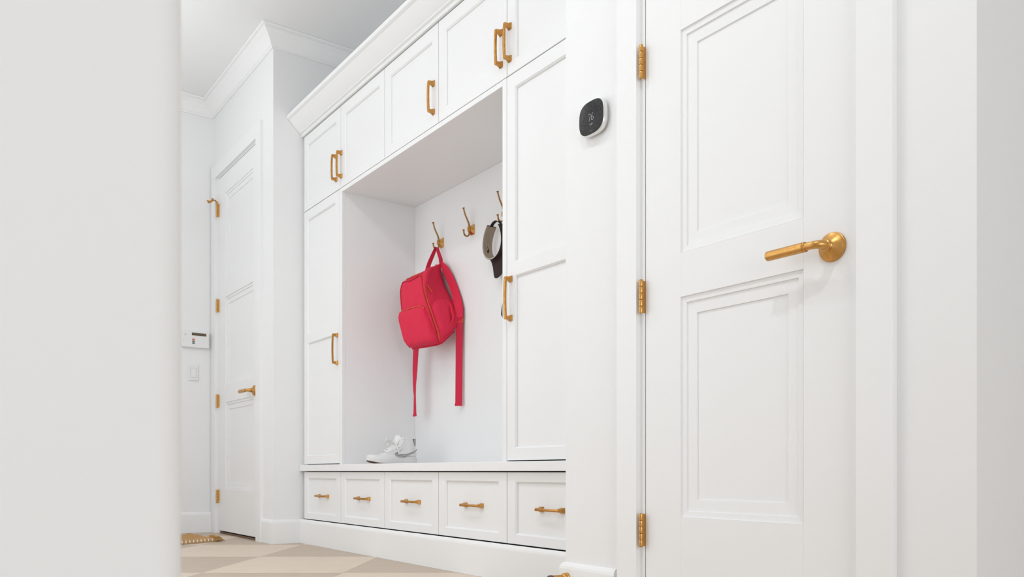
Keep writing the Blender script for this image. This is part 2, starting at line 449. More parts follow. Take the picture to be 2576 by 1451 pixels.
# hinge pin door stop on the far door
mb = MB()
hx, hy, hz = -6.0397, YL-0.0175, 2.342+0.053
mb.tube([(hx, hy, hz-0.010), (hx, hy, hz+0.006)], 0.0078, 14)
mb.tube([(hx, hy, hz+0.0), (hx+0.008, hy-0.012, hz+0.012), (hx+0.004, hy-0.030, hz+0.014)], 0.0055, 10)
mb.lathe([(0.010, 0), (0.012, 0.003), (0.012, 0.010), (0.008, 0.014)], (hx+0.004, hy-0.026, hz+0.015), '-y', 16)
mb.tube([(hx+0.002, hy-0.030, hz+0.010), (hx-0.008, hy-0.052, hz-0.002)], [0.004, 0.010], 12)
mb.tube([(hx-0.008, hy-0.052, hz-0.002), (hx-0.016, hy-0.066, hz+0.010)], [0.012, 0.003], 12)
part('pin_stop', mb, 'brass_pull', door_2, True, 'bent brass hinge-pin stop')
# saddle under the far door
mb = MB(); mb.cbox(-6.050, YL+0.004, 0.0, -5.197, YL+0.10, 0.012, 0.003)
structure('trim_5', mb, 'threshold')

# ---------------------------------------------------------------- built-in cabinets
def shaker(mb, x0, x1, z0, z1, openings, y=YF, t=0.019, rec=0.011, ch=0.006):
    # openings: list of (xa, xb, za, zb) one above the other, all with the same xa, xb
    e = 0.0012
    xa, xb = openings[0][0], openings[0][1]
    def q(a, b, c_, d_, y_=y): mb.add([(a, y_, c_), (b, y_, c_), (b, y_, d_), (a, y_, d_)], [(0, 1, 2, 3)])
    X0, X1, Z0, Z1 = x0+e, x1-e, z0+e, z1-e
    q(X0, xa, Z0, Z1); q(xb, X1, Z0, Z1)
    zs = [Z0] + [z for o in openings for z in (o[2], o[3])] + [Z1]
    for k in range(0, len(zs), 2): q(xa, xb, zs[k], zs[k+1])
    for (a, b, c_, d_) in openings:
        r0 = [(a, y, c_), (b, y, c_), (b, y, d_), (a, y, d_)]
        r1 = [(a+ch, y+0.006, c_+ch), (b-ch, y+0.006, c_+ch), (b-ch, y+0.006, d_-ch), (a+ch, y+0.006, d_-ch)]
        r2 = [(px+(0.0004 if px < (a+b)/2 else -0.0004), y+rec, pz) for px, _, pz in r1]
        mb.rings([r0, r1, r2], True, False, True)
    r0 = [(X0, y, Z0), (X1, y, Z0), (X1, y, Z1), (X0, y, Z1)]
    r1 = [(x0, y+e, z0), (x1, y+e, z0), (x1, y+e, z1), (x0, y+e, z1)]
    r2 = [(x0, y+t, z0), (x1, y+t, z0), (x1, y+t, z1), (x0, y+t, z1)]
    mb.rings([r0, r1, r2], True, False, True)
def shell(mb, x0, x1, z0, z1, y0, y1, t=0.018, top=True, bottom=True):
    mb.box(x0, y0, z0, x0+t, y1, z1); mb.box(x1-t, y0, z0, x1, y1, z1)
    mb.box(x0+t, y1-t, z0, x1-t, y1, z1)
    if top: mb.box(x0+t, y0+0.03, z1-t, x1-t, y1-t, z1)
    if bottom: mb.box(x0+t, y0+0.05, z0, x1-t, y1-t, z0+t)

def pull_mesh(L):
    mb = MB()
    n = 12; hw = 0.0062
    rings = []
    for k in range(n+1):
        u = -1 + 2*k/n; z = u*L/2
        bow = 0.0035*(1-u*u)
        yo, yi = -0.0335-bow, -0.0245-bow*0.8
        w_ = hw - 0.0010*(1-u*u)
        if abs(u) == 1: yo += 0.001
        rings.append([(-w_, yi, z), (-w_+0.0006, yo+0.0012, z), (0, yo, z), (w_-0.0006, yo+0.0012, z), (w_, yi, z)])
    mb.rings(rings)
    for s in (-1, 1):
        zc = s*(L/2-0.0065)
        rs = []
        for yy, h, hz_ in ((0, 0.0105, 0.0125), (-0.0035, 0.0105, 0.0125), (-0.006, 0.0092, 0.0108), (-0.012, 0.0074, 0.0082), (-0.020, 0.0064, 0.0068), (-0.028, 0.0060, 0.0064)):
            zz = zc + s*(0.0005)
            rs.append([(-h, yy, zz-hz_), (h, yy, zz-hz_), (h, yy, zz+hz_), (-h, yy, zz+hz_)])
        mb.rings(rs)
    return mb.mesh('pull_handle', M['brass_pull'])
pull_small, pull_tall, pull_drawer = pull_mesh(0.145), pull_mesh(0.172), pull_mesh(0.140)

XS_ = [-4.909, -4.362, -3.818, -3.275, -2.729, -2.182]
G = 0.0021
# base with five drawers
base = root('drawer_base_cabinet', (-3.5, 2.1, 0), 'long low white base cabinet with five drawers in a row under the bench top', 'cabinet')
mb = MB(); shell(mb, XR+0.004, -2.092, 0.150, 0.4485, YF+0.024, YB-0.004, top=False)
for x in XS_[1:-1]: mb.box(x-0.009, YF+0.06, 0.15, x+0.009, YB-0.03, 0.44)
part('carcass', mb, 'wood', base, label='raw brown wood inside')
mb = MB(); sweep(mb, [(-4.9275, 1.955), (-2.092, 1.955)], BB)
mb.box(-4.914, 1.955, 0.0005, -2.092, 1.975, 0.146)
part('plinth', mb, 'cab', base)
for k in range(5):
    x0, x1 = XS_[k]+G, XS_[k+1]-G
    mb = MB(); shaker(mb, x0, x1, 0.1535, 0.4462, [(x0+0.056, x1-0.056, 0.191, 0.4085)])
    d = part('drawer', mb, 'cab', base)
    inst('pull_handle', pull_drawer, d, ((x0+x1)/2+0.010, YF+0.0112, 0.3005), (0, R(90), 0), 'horizontal brass bar pull')
mb = MB(); mb.cbox(-2.180, YF+0.002, 0.1545, -2.092, YF+0.02, 0.4435, 0.001); part('filler_strip', mb, 'cab', base)
# bench top
mb = MB(); mb.cbox(XR+0.003, 1.942, 0.4505, -2.092, YB-0.002, 0.4900, 0.002)
single('bench_top', mb, 'cab', (-3.5, 2.1, 0.45), 'thick white bench top running the whole width over the drawers', 'bench')

# tall cabinets either side of the niche
def tall(x0, x1, dx0, dx1, hx, strip, label):
    t = root('tall_cabinet', ((x0+x1)/2, 2.2, 0.49), label, 'cabinet')
    mb = MB(); shell(mb, x0, x1, 0.4902, 2.0735, YF+0.021, YB-0.004, top=True, bottom=False)
    part('carcass', mb, 'cab', t)
    for a, b in strip:
        mb = MB(); mb.cbox(a, YF+0.0008, 0.4902, b, YF+0.0208, 2.0735, 0.0008); part('face_strip', mb, 'cab', t)
    mb = MB(); shaker(mb, dx0, dx1, 0.4945, 2.0715, [(dx0+0.055, dx1-0.055, 0.5430, 1.2470), (dx0+0.055, dx1-0.055, 1.3020, 2.0150)])
    d = part('door', mb, 'cab', t)
    inst('pull_handle', pull_tall, d, (hx, YF, 1.1565), (0, 0, 0), 'upright brass bar pull')
tall(XR+0.003, -4.345, -4.909+G, -4.380, -4.4055, [(-4.3775, -4.345)], 'narrow tall white cabinet left of the open coat niche')
tall(-2.762, -2.092, -2.729, -2.182-G, -2.7005, [(-2.762, -2.7325), (-2.182, -2.092)], 'tall white cabinet right of the open coat niche')

# niche lining
ni = root('coat_niche', (-3.55, 2.44, 0.49), 'open white coat niche lining with back and soffit panels between the tall cabinets', 'niche')
mb = MB(); mb.box(-4.3445, 2.442, 0.4905, -2.7625, 2.459, 2.049); part('back_panel', mb, 'wall', ni)
mb = MB(); mb.box(-4.3445, YF+0.0206, 2.0495, -2.7625, 2.459, 2.0730); part('soffit_panel', mb, 'cab', ni)
mb = MB(); mb.cbox(-4.3445, YF+0.0008, 2.0495, -2.7625, YF+0.0215, 2.0730, 0.0008); part('face_strip', mb, 'cab', ni)

# upper cabinets
def upper(k0, k1, label, hs):
    x0, x1 = XS_[k0], XS_[k1]
    u = root('upper_cabinet', ((x0+x1)/2, 2.2, 2.074), label, 'cabinet', 'wall cabinets above the niche')
    mb = MB(); shell(mb, x0+0.0005 if k0 else XR+0.003, x1-0.0005 if k1 < 5 else -2.092, 2.0745, 2.640, YF+0.021, YB-0.004)
    mb.box(x0+0.02, YF+0.004, 2.5515, x1-0.02, YF+0.021, 2.640)
    part('carcass', mb, 'cab', u)
    for k in range(k0, k1):
        a, b = XS_[k]+G, XS_[k+1]-G
        mb = MB(); shaker(mb, a, b, 2.0760, 2.5440, [(a+0.056, b-0.056, 2.128, 2.4830)])
        d = part('door', mb, 'cab', u)
        inst('pull_handle', pull_small, d, (hs[k-k0], YF, 2.2060), (0, 0, 0), 'upright brass bar pull')
    if k1 == 5:
        mb = MB(); mb.cbox(-2.180, YF+0.002, 2.076, -2.092, YF+0.02, 2.5440, 0.001); part('filler_strip', mb, 'cab', u)
upper(0, 2, 'leftmost two-door white wall cabinet with its pair of brass pulls side by side', (-4.4175, -4.3480))
upper(2, 3, 'middle single-door white wall cabinet with one brass pull', (-3.318,))
upper(3, 5, 'rightmost two-door white wall cabinet, nearest the thermostat wall', (-2.7680, -2.7060))
# crown on top of the cabinets
CC = [(-0.004, 2.5485), (0.011, 2.5485), (0.0125, 2.550), (0.0125, 2.5655), (0.0250, 2.5685), (0.0255, 2.5745), (0.034, 2.580),
      (0.086, 2.6340), (0.0885, 2.6370), (0.1010, 2.6410), (0.1045, 2.6430), (0.105, 2.6640), (0.100, 2.6660), (-0.004, 2.6660)]
mb = MB(); sweep(mb, [(XR+0.002, YF), (-2.080, YF)], CC)
mb.box(XR+0.004, YF+0.004, 2.642, -2.082, YB-0.004, 2.664)
single('cabinet_crown', mb, 'cab', (-3.5, 2.1, 2.55), 'long sloping white crown moulding along the top of the wall cabinets', 'moulding', smooth=True, angle=20)

# ---------------------------------------------------------------- coat hooks
def coat_hook(x, label):
    yb = 2.4418; z = 1.762
    h = root('coat_hook', (x, yb, z), label, 'hook', 'brass coat hooks in a row')
    mb = MB(); rs = []
    for hw, hh, d in ((0.0185, 0.0265, 0), (0.0185, 0.0265, 0.0035), (0.0175, 0.0255, 0.0045), (0.0095, 0.0135, 0.0165), (0.0085, 0.0125, 0.0175)):
        rs.append([(x-hw, yb-d, z-hh), (x+hw, yb-d, z-hh), (x+hw, yb-d, z+hh), (x-hw, yb-d, z+hh)])
    mb.rings(rs); part('base_plate', mb, 'brass', h)
    mb = MB(); mb.cbox(x-0.0060, yb-0.0335, z-0.0135, x+0.0060, yb-0.016, z+0.0125, 0.003, 2); part('boss', mb, 'brass_pull', h, True)
    mb = MB()
    pts = [(x, yb-0.023, z+0.000), (x, yb-0.0235, z+0.018), (x, yb-0.028, z+0.034), (x, yb-0.038, z+0.052), (x, yb-0.048, z+0.070), (x, yb-0.055, z+0.088), (x, yb-0.0595, z+0.104)]
    mb.tube(pts, [0.0055, 0.0052, 0.0048, 0.0045, 0.0043, 0.0041, 0.0044], 12)
    e = Vector((0, -0.25, 1)).normalized()
    p = Vector(pts[-1]); mb.tube([p, p+e*0.002, p+e*0.004, p+e*0.006], [0.0044, 0.0072, 0.0078, 0.0040], 12)
    part('upper_prong', mb, 'brass_aged', h, True)
    mb = MB()
    pts = [(x, yb-0.023, z-0.006), (x, yb-0.024, z-0.020)]
    for k in range(9):
        a = R(-20 - 150*k/8)
        pts.append((x, yb-0.0405+0.0175*math.cos(a), z-0.0235+0.0175*math.sin(a)))
    pts += [(x, yb-0.0590, z-0.014)]
    mb.tube(pts, 0.0042, 12)
    p = Vector(pts[-1]); mb.tube([p, p+e*0.002, p+e*0.004, p+e*0.006], [0.0042, 0.0064, 0.0068, 0.0035], 12)
    part('lower_prong', mb, 'brass_aged', h, True)
    mb = MB(); mb.lathe([(0.0032, 0), (0.0032, 0.0012), (0.001, 0.002)], (x+0.0135, yb-0.008, z+0.002), 'x', 10)
    part('screw', mb, 'screw', h)
HX = (-4.028, -3.708, -3.388)
coat_hook(HX[0], 'brass coat hook that the red backpack hangs from')
coat_hook(HX[1], 'empty brass double coat hook in the middle of the niche wall')
coat_hook(HX[2], 'brass coat hook that the brown visor hangs from, half behind the cabinet edge')

# ---------------------------------------------------------------- backpack
bp = root('backpack', (-4.0, 2.33, 1.2), 'red canvas backpack hanging by its top loop in the niche', 'backpack')
BR = [  # yf, zf, yb, zb, half width front, half width back, centre x, yaw
    (2.318, 1.148, 2.380, 1.215, 0.105, 0.105, -3.985, 0.020), (2.287, 1.140, 2.402, 1.228, 0.134, 0.146, -3.962, 0.024), (2.266, 1.160, 2.418, 1.258, 0.156, 0.162, -3.966, 0.024),
    (2.254, 1.210, 2.424, 1.310, 0.170, 0.168, -3.976, 0.020), (2.243, 1.290, 2.427, 1.380, 0.168, 0.152, -3.992, 0.012), (2.235, 1.370, 2.427, 1.440, 0.160, 0.124, -4.009, 0.005),
    (2.230, 1.440, 2.424, 1.497, 0.157, 0.090, -4.023, 0), (2.230, 1.490, 2.420, 1.548, 0.152, 0.064, -4.028, 0),
    (2.240, 1.528, 2.415, 1.594, 0.138, 0.048, -4.026, 0), (2.272, 1.560, 2.410, 1.622, 0.102, 0.040, -4.018, 0), (2.335, 1.588, 2.405, 1.634, 0.060, 0.034, -4.008, 0)]
NS = 48
def bag_pt(t, ang, grow=0.0, folds=True):
    i = min(max(int(t), 0), len(BR)-2); q_ = t-i
    yf, zf, yb, zb, hf, hb, cx, yaw = [a+(b-a)*q_ for a, b in zip(BR[i], BR[i+1])]
    a = R(ang); c_, s_ = math.cos(a), math.sin(a); e = 0.40
    un = math.copysign(abs(c_)**e, c_); vn = math.copysign(abs(s_)**e, s_)
    f_ = (vn+1)/2
    hw = hf+(hb-hf)*f_ + grow
    dv = Vector((0, yb-yf, zb-zf)); hd = dv.length/2 + grow; dn = dv.normalized()
    u, v = un*hw, vn*hd
    if folds and abs(un) > 0.7:
        # slack cloth: creases that run from the loop down the side
        lift = math.exp(-((t-5.2)/2.6)**2)
        u -= math.copysign(1, un)*(0.020*lift*(1-vn*vn) + 0.007*math.sin(5.5*vn + 1.15*t)*(1-vn*vn)*(0.4+0.6*lift))
    if folds and vn < -0.9:
        v += 0.004*math.sin(2.2*t)*math.cos(1.8*un) 
    return Vector((cx+u, (yf+yb)/2+dn.y*v+yaw*un*(1-f_), (zf+zb)/2+dn.z*v))
def bag_ring(t): return [bag_pt(t, 360*k/NS) for k in range(NS)]
mb = MB(); mb.rings([bag_ring(0.5*k) for k in range(2*(len(BR)-1)+1)])
part('body', mb, 'red', bp, True, angle=80, mods=subsurf(2))
# piping round the front panel
def tube_part(name, pts, r, m, parent, n=8, smooth=True, label=None):
    mb = MB(); mb.tube(pts, r, n); return part(name, mb, m, parent, smooth, label)
def sp(t, ang, o=0.002):
    c0 = bag_pt(t, -90); p = bag_pt(t, ang, o); return p + Vector((0, -o*0.6, 0))
seam = [(1.4, -47), (2.2, -46), (3, -46), (4, -46), (5, -47), (6, -48), (6.8, -50), (7.4, -53), (7.9, -60), (8.1, -70), (8.0, -80), (7.75, -90), (8.0, -100), (8.1, -110), (7.9, -120), (7.4, -127), (6.8, -130), (6, -132), (5, -133), (4, -134), (3, -134), (2.2, -134), (1.4, -133)]
tube_part('piping', [sp(t, a, 0.0015) for t, a in seam], 0.0036, 'redpipe', bp)
mb = MB(); mb.ribbon([sp(t, a, 0.004) for t, a in ((8.45, -118), (8.55, -108), (8.5, -96), (8.5, -84), (8.6, -72), (8.5, -62))], (0, 1, 0.8), 0.006, 0.003)
part('top_zipper', mb, 'zip', bp, label='orange zipper')
mb = MB(); mb.ribbon([sp(t, a, 0.003) for t, a in ((7.8, -46), (7.2, -41), (6.6, -38), (6.0, -38), (5.4, -36), (4.8, -37), (4.2, -35), (3.6, -36), (3.0, -35), (2.4, -35), (1.9, -35))], (0, 1, 0.5), 0.006, 0.004)
part('side_zipper', mb, 'zip', bp, label='orange zipper')
mb = MB(); mb.ribbon([sp(t, a, 0.004) for t, a in ((8.1, -30), (7.8, -28), (7.5, -27))], (0, 1, 0.5), 0.005, 0.003)
part('slider_zipper', mb, 'zip', bp, label='orange zipper end')
mb = MB(); mb.ribbon([sp(t, a, 0.005) for t, a in ((6.7, -20), (6.35, -15), (6.0, -10), (5.6, -5))], (0, 1, 0.5), 0.0055, 0.004)
part('short_zipper', mb, 'zip', bp, label='short orange zipper')
mb = MB(); mb.tube([bag_pt(9.7, -8, -0.002), bag_pt(8.8, -16, 0.0), bag_pt(7.8, -24, 0.0), bag_pt(6.8, -31, -0.002), bag_pt(5.9, -36, -0.003), bag_pt(5.2, -39, -0.004)], [0.006, 0.014, 0.017, 0.015, 0.010, 0.004], 14)
part('gathered_fold', mb, 'red', bp, True, angle=80)
for a, r_ in ((8, 0.008), (24, 0.006)):
    mb = MB(); mb.tube([bag_pt(4.6, a, 0.012), bag_pt(4.0, a-1, 0.014), bag_pt(3.2, a-3, 0.013), bag_pt(2.3, a-8, 0.008)], [0.002, r_, r_, 0.002], 12)
    part('crease', mb, 'red', bp, True, angle=80)
# front pocket
mb = MB(); rs = []
def prect(x0, x1, z0, z1, y0, y1, rad, n=6):
    out = []
    for cx, cz, a0 in ((x1-rad, z1-rad, 0), (x0+rad, z1-rad, 90), (x0+rad, z0+rad, 180), (x1-rad, z0+rad, 270)):
        for k in range(n+1):
            a = R(a0+90*k/n); px, pz = cx+rad*math.cos(a), cz+rad*math.sin(a)
            out.append((px, y0+(y1-y0)*(pz-z0)/(z1-z0), pz))
    return out
def pockpt(px, pz, d):
    q_ = (pz-1.158)/0.2; xo = px + 0.062*max(0, 1-q_)**1.3
    return (xo, 2.262 - 0.022*q_ + 0.13*(xo+3.99)*(1-0.6*q_) + d, pz)
for ins, d in ((0, 0.030), (0, 0.004), (0.002, -0.010), (0.007, -0.020), (0.016, -0.026), (0.034, -0.029)):
    rs.append([pockpt(x_, z_, d) for x_, _, z_ in prect(-4.149+ins, -3.880-ins, 1.150+ins, 1.358-ins, 0, 0, 0.046-ins*0.4)])
mb.rings(rs); pk = part('front_pocket', mb, 'red', bp, True, angle=70)
tube_part('pocket_zipper', [pockpt(x_, z_, -0.009) for x_, z_ in ((-4.147, 1.335), (-4.134, 1.352), (-4.105, 1.359), (-4.02, 1.3605), (-3.925, 1.359), (-3.900, 1.352), (-3.887, 1.338))], 0.0028, 'zip', bp, label='orange zipper')
# side pocket gusset
mb = MB(); rs = []
for ins, d in ((0, 0.001), (0.06, 0.010), (0.30, 0.016)):
    ring = []
    for t, a in ((1.9, -24), (1.9, 0), (1.9, 34), (3.2, 36), (4.6, 34), (4.95, 12), (4.9, -8), (4.6, -24), (3.2, -26)):
        p = bag_pt(t, a, 0.002); c0 = bag_pt(3.3, 2, 0.002)
        ring.append(p + (c0-p)*ins + Vector((d, 0, 0)))
    rs.append(ring)
mb.rings(rs); part('side_pocket', mb, 'red', bp, True, angle=80)
# bottom welt
tube_part('welt', [bag_pt(1.0, a, 0.001) for a in (-134, -115, -90, -65, -46, -25, 0, 25, 44)], 0.0032, 'redpipe', bp)
# loop, straps
mb = MB()
mb.ribbon([(-4.042, 2.340, 1.562), (-4.052, 2.370, 1.64), (-4.046, 2.390, 1.69), (-4.036, 2.400, 1.7225), (-4.030, 2.4022, 1.7325), (-4.020, 2.4030, 1.728), (-4.008, 2.404, 1.700), (-3.990, 2.408, 1.66), (-3.984, 2.410, 1.622)], (0, 1, 0.1), [0.026, 0.024, 0.022, 0.018, 0.017, 0.018, 0.022, 0.024, 0.024], 0.004)
part('top_loop', mb, 'redweb', bp)
mb = MB()
mb.ribbon([(-3.990, 2.412, 1.634), (-3.955, 2.414, 1.602), (-3.912, 2.418, 1.545), (-3.868, 2.422, 1.470), (-3.828, 2.420, 1.400), (-3.804, 2.417, 1.345), (-3.799, 2.416, 1.295)], (0.75, 0.45, 0.3), [0.026, 0.036, 0.044, 0.048, 0.048, 0.044, 0.040], 0.010)
part('shoulder_strap', mb, 'red', bp, True, angle=60)
mb = MB()
mb.ribbon([(-4.03, 2.412, 1.630), (-4.10, 2.425, 1.56), (-4.16, 2.428, 1.45), (-4.19, 2.420, 1.36)], (0.7, 0.1, 0.4), [0.024, 0.046, 0.050, 0.040], 0.008)
part('shoulder_strap', mb, 'red', bp, True, angle=60)
mb = MB(); mb.ribbon([(-3.838, 2.410, 1.335), (-3.815, 2.410, 1.312), (-3.801, 2.412, 1.290)], (0.5, 0.7, 0.4), [0.07, 0.05, 0.040], 0.004)
part('strap_anchor', mb, 'red', bp)
mb = MB()
for a, b in (((-3.818, 2.396, 1.305), (-3.786, 2.428, 1.305)), ((-3.818, 2.396, 1.272), (-3.786, 2.428, 1.272)), ((-3.818, 2.396, 1.305), (-3.818, 2.396, 1.272)), ((-3.786, 2.428, 1.305), (-3.786, 2.428, 1.272))):
    mb.tube([a, b], 0.0026, 8)
part('strap_buckle', mb, 'zip', bp, True, 'square orange-gold buckle')
mb = MB(); mb.ribbon([(-3.800, 2.414, 1.300), (-3.800, 2.414, 1.25), (-3.801, 2.413, 1.10), (-3.803, 2.413, 0.95), (-3.804, 2.412, 0.815)], (0.7, 0.7, 0), 0.039, 0.0025)
mb.ribbon([(-3.804, 2.411, 0.824), (-3.804, 2.411, 0.810)], (0.7, 0.7, 0), 0.041, 0.006)
part('webbing_tail', mb, 'redweb', bp)
mb = MB(); mb.ribbon([(-4.150, 2.352, 1.220), (-4.176, 2.352, 1.15), (-4.186, 2.352, 1.04), (-4.192, 2.352, 0.95), (-4.188, 2.352, 0.89), (-4.187, 2.352, 0.775)], [(0.9, 0.3, 0), (0.9, 0.3, 0), (0.95, 0.2, 0), (1, -0.1, 0), (0.9, -0.25, 0), (0.9, -0.1, 0)], 0.040, 0.0025)
mb.ribbon([(-4.187, 2.351, 0.784), (-4.187, 2.351, 0.770)], (0.9, -0.1, 0), 0.041, 0.006)
part('webbing_tail', mb, 'redweb', bp)

# ---------------------------------------------------------------- visor
vx, vz = -3.430, 1.632
vi = root('sun_visor', (vx, 2.40, vz), 'dark brown sun visor with tan sweatband hanging by its strap behind the cabinet edge', 'hat')
def vpt(a, y, g=0.0):
    a = R(a); return (vx + 0.002 + (0.080+g)*math.sin(a)*(1-0.17*math.cos(a)), y, vz + 0.002 + (0.098+g)*math.cos(a))
A = [40 + 280*k/40 for k in range(41)]
def band(a0, a1, g0, g1, y0, y1, n=36):
    mb = MB(); rs = []
    for k in range(n+1):
        a = a0+(a1-a0)*k/n
        rs.append([vpt(a, y0, g0), vpt(a, y1, g0), vpt(a, y1, g1), vpt(a, y0, g1)])
    mb.rings(rs); return mb
part('crown_band', band(50, 325, 0.0006, 0.004, 2.3720, 2.4280), 'felt', vi, True, angle=50)
part('sweatband', band(58, 324, -0.0040, 0.0004, 2.3735, 2.4285), 'tan', vi, True, angle=50, label='tan terry sweatband')
mb = MB(); mb.tube([vpt(50+275*k/40, 2.3715, 0.001) for k in range(41)], 0.0017, 6); part('edging', mb, 'cream', vi, True, label='cream edge binding')
mb = MB(); rs = []
for k in range(13):
    a = 322 + (50+360-322)*k/12
    rs.append([vpt(a, 2.389, -0.002), vpt(a, 2.407, -0.002), vpt(a, 2.407, 0.001), vpt(a, 2.389, 0.001)])
mb.rings(rs); part('back_strap', mb, 'black', vi, True, angle=50, label='black closing strap')
# crumpled fold line in the sweatband
mb = MB(); mb.tube([vpt(300, 2.385, -0.006), vpt(285, 2.392, -0.007), vpt(265, 2.388, -0.007), vpt(250, 2.396, -0.009), vpt(238, 2.385, -0.007), vpt(228, 2.392, -0.006)], [0.001, 0.0018, 0.0014, 0.0022, 0.0018, 0.001], 8)
part('fold', mb, 'tan', vi, True)
mb = MB(); mb.rings([[vpt(262, 2.398, -0.0052), vpt(248, 2.392, -0.0052), vpt(236, 2.398, -0.0052), vpt(248, 2.408, -0.0052)], [vpt(262, 2.398, -0.0046), vpt(248, 2.392, -0.0046), vpt(236, 2.398, -0.0046), vpt(248, 2.408, -0.0046)]])
part('pleat_opening', mb, 'felt', vi, label='dark gape in the sweatband')
# brim
mb = MB(); rs = []
for k in range(15):
    q_ = -1+2*k/14; a = 176 + q_*58
    p0 = Vector(vpt(a, 2.426, 0.002)); L = 0.100*(1-0.55*abs(q_)**3)
    bx = vx + 0.010 + (p0.x-vx)*0.92
    yc = 2.426 - 0.030*(1-q_*q_) 
    p1 = Vector((bx, yc - 0.0, p0.z - L*0.5)); p2 = Vector((vx+0.022+(p0.x-vx)*0.80, yc-0.006, p0.z - L))
    t_ = Vector((0, 0.0035, 0))
    rs.append([p0-t_*8, p1-t_, p2-t_, p2, p1, p0])
mb.rings(rs); part('brim', mb, 'felt', vi, True, angle=50)
# strap end peeping out by the handle
mb = MB(); mb.ribbon([(HX[2]+0.004, 2.425, 1.735), (HX[2]+0.006, 2.428, 1.55), (HX[2]+0.002, 2.426, 1.36), (-3.397, 2.424, 1.285), (-3.403, 2.424, 1.255), (-3.388, 2.425, 1.215)], (1, 0.2, 0), [0.008, 0.008, 0.010, 0.022, 0.022, 0.003], 0.003)
single('dark_strap', mb, 'black', (HX[2], 2.425, 1.7), 'thin dark strap end peeping out beside the right tall cabinet pull', 'strap')

# ---------------------------------------------------------------- sneaker
sx, sy, sz = -4.075, 1.990, 0.4904
sh = root('sneaker', (sx, sy+0.15, sz), 'white high-top sneaker with checked side mark standing on the bench top', 'shoe')
def outline(s):   # half width of the sole at s (0 toe .. 1 heel)
    pts = [(0, 0.004), (0.03, 0.022), (0.08, 0.034), (0.18, 0.045), (0.32, 0.050), (0.5, 0.042), (0.65, 0.036), (0.8, 0.038), (0.92, 0.036), (0.97, 0.026), (1, 0.006)]
    for (a, b), (c_, d_) in zip(pts, pts[1:]):
        if s <= c_: return b+(d_-b)*(s-a)/(c_-a)
    return 0.006
L_ = 0.304
def spring(s): return 0.016*max(0, (0.30-s)/0.30)**1.8
S = [0, 0.015, 0.03, 0.06, 0.1, 0.15, 0.2, 0.27, 0.34, 0.42, 0.5, 0.58, 0.66, 0.74, 0.82, 0.89, 0.94, 0.97, 0.99, 1]
def slab(z0, z1, g):
    mb = MB(); rs = []
    for s in S:
        hw = outline(s)+g; y = sy + (s*(L_+2*g)-g); q_ = spring(s)
        rs.append([(sx-hw, y, sz+z0(s)+q_), (sx+hw, y, sz+z0(s)+q_), (sx+hw*1.0, y, sz+z1(s)+q_), (sx-hw*1.0, y, sz+z1(s)+q_)])
    mb.rings(rs); return mb
part('outsole', slab(lambda s: 0.0, lambda s: 0.004, 0.0), 'gum', sh, True, 'brown gum outsole', 40)
part('midsole', slab(lambda s: 0.004, lambda s: 0.019 + 0.012*min(1, s*1.6), 0.0015), 'shoe_sole', sh, True, angle=40)
# upper: foot part
def top_h(s):
    pts = [(0, 0.026), (0.02, 0.033), (0.05, 0.040), (0.10, 0.045), (0.18, 0.048), (0.27, 0.054), (0.36, 0.066), (0.46, 0.081), (0.55, 0.097), (0.64, 0.110), (0.75, 0.116), (0.9, 0.114), (1, 0.108)]
    for (a, b), (c_, d_) in zip(pts, pts[1:]):
        if s <= c_: return b+(d_-b)*(s-a)/(c_-a)
    return 0.1
mb = MB(); rs = []
for s in S[1:-1]:
    hw = outline(s)-0.001; y = sy+s*L_; h = top_h(s); z0 = 0.020+spring(s); q_ = spring(s)
    tw = 1.0 if s < 0.3 else 1.0-0.25*min(1, (s-0.3)/0.3)
    ring = []
    for k in range(17):
        a = math.pi*k/16; c_, d_ = math.cos(a), math.sin(a)
        px = math.copysign(abs(c_)**0.62, c_)*hw; pz = abs(d_)**0.75
        px *= (1-(1-tw)*pz)
        ring.append((sx+px, y, sz+z0+(h-0.020)*pz))
    rs.append(ring)
mb.rings(rs)
# ankle shaft
def shaft(z, g=0.0):
    t = (z-0.070)/0.070
    y0 = sy + 0.168 + 0.006*t - g; y1 = sy + 0.298 - 0.014*t + g; hw = 0.038-0.003*t+g
    ring = []
    for k in range(28):
        a = 2*math.pi*k/28; c_, d_ = math.cos(a), math.sin(a)
        ring.append((sx+hw*math.copysign(abs(c_)**0.8, c_), (y0+y1)/2+(y1-y0)/2*math.copysign(abs(d_)**0.8, d_), sz+z - (0.009*t*t*max(0, d_) if t > 0.3 else 0)))
    return ring
mb.rings([shaft(0.045), shaft(0.070), shaft(0.095), shaft(0.125), shaft(0.146), shaft(0.152, -0.002), shaft(0.150, -0.006), shaft(0.100, -0.008), shaft(0.060, -0.008)], True, False, True)
part('upper', mb, 'shoe', sh, True, angle=60)
# eye stay with lace holes
mb = MB(); rs = []
for s, z, hw in ((0.34, 0.062, 0.034), (0.45, 0.076, 0.0335), (0.55, 0.090, 0.0335), (0.62, 0.104, 0.0345), (0.66, 0.122, 0.034), (0.70, 0.142, 0.031)):
    y = sy+s*L_
    rs.append([(sx+hw+0.003, y+0.016, sz+z-0.016), (sx+hw+0.0035, y, sz+z), (sx+hw-0.016, y-0.005, sz+z+0.010), (sx+hw-0.016, y+0.004, sz+z+0.004)])
mb.rings(rs); part('eye_stay', mb, 'shoe', sh, True, angle=50)
mb = MB()
for s, z, hw in ((0.39, 0.066, 0.0355), (0.46, 0.075, 0.0355), (0.52, 0.083, 0.036), (0.58, 0.092, 0.036), (0.635, 0.107, 0.0365), (0.672, 0.122, 0.0360), (0.70, 0.136, 0.0355)):
    mb.lathe([(0.0014, 0), (0.0014, 0.0016)], (sx+hw+0.0008, sy+s*L_, sz+z), 'x', 8)
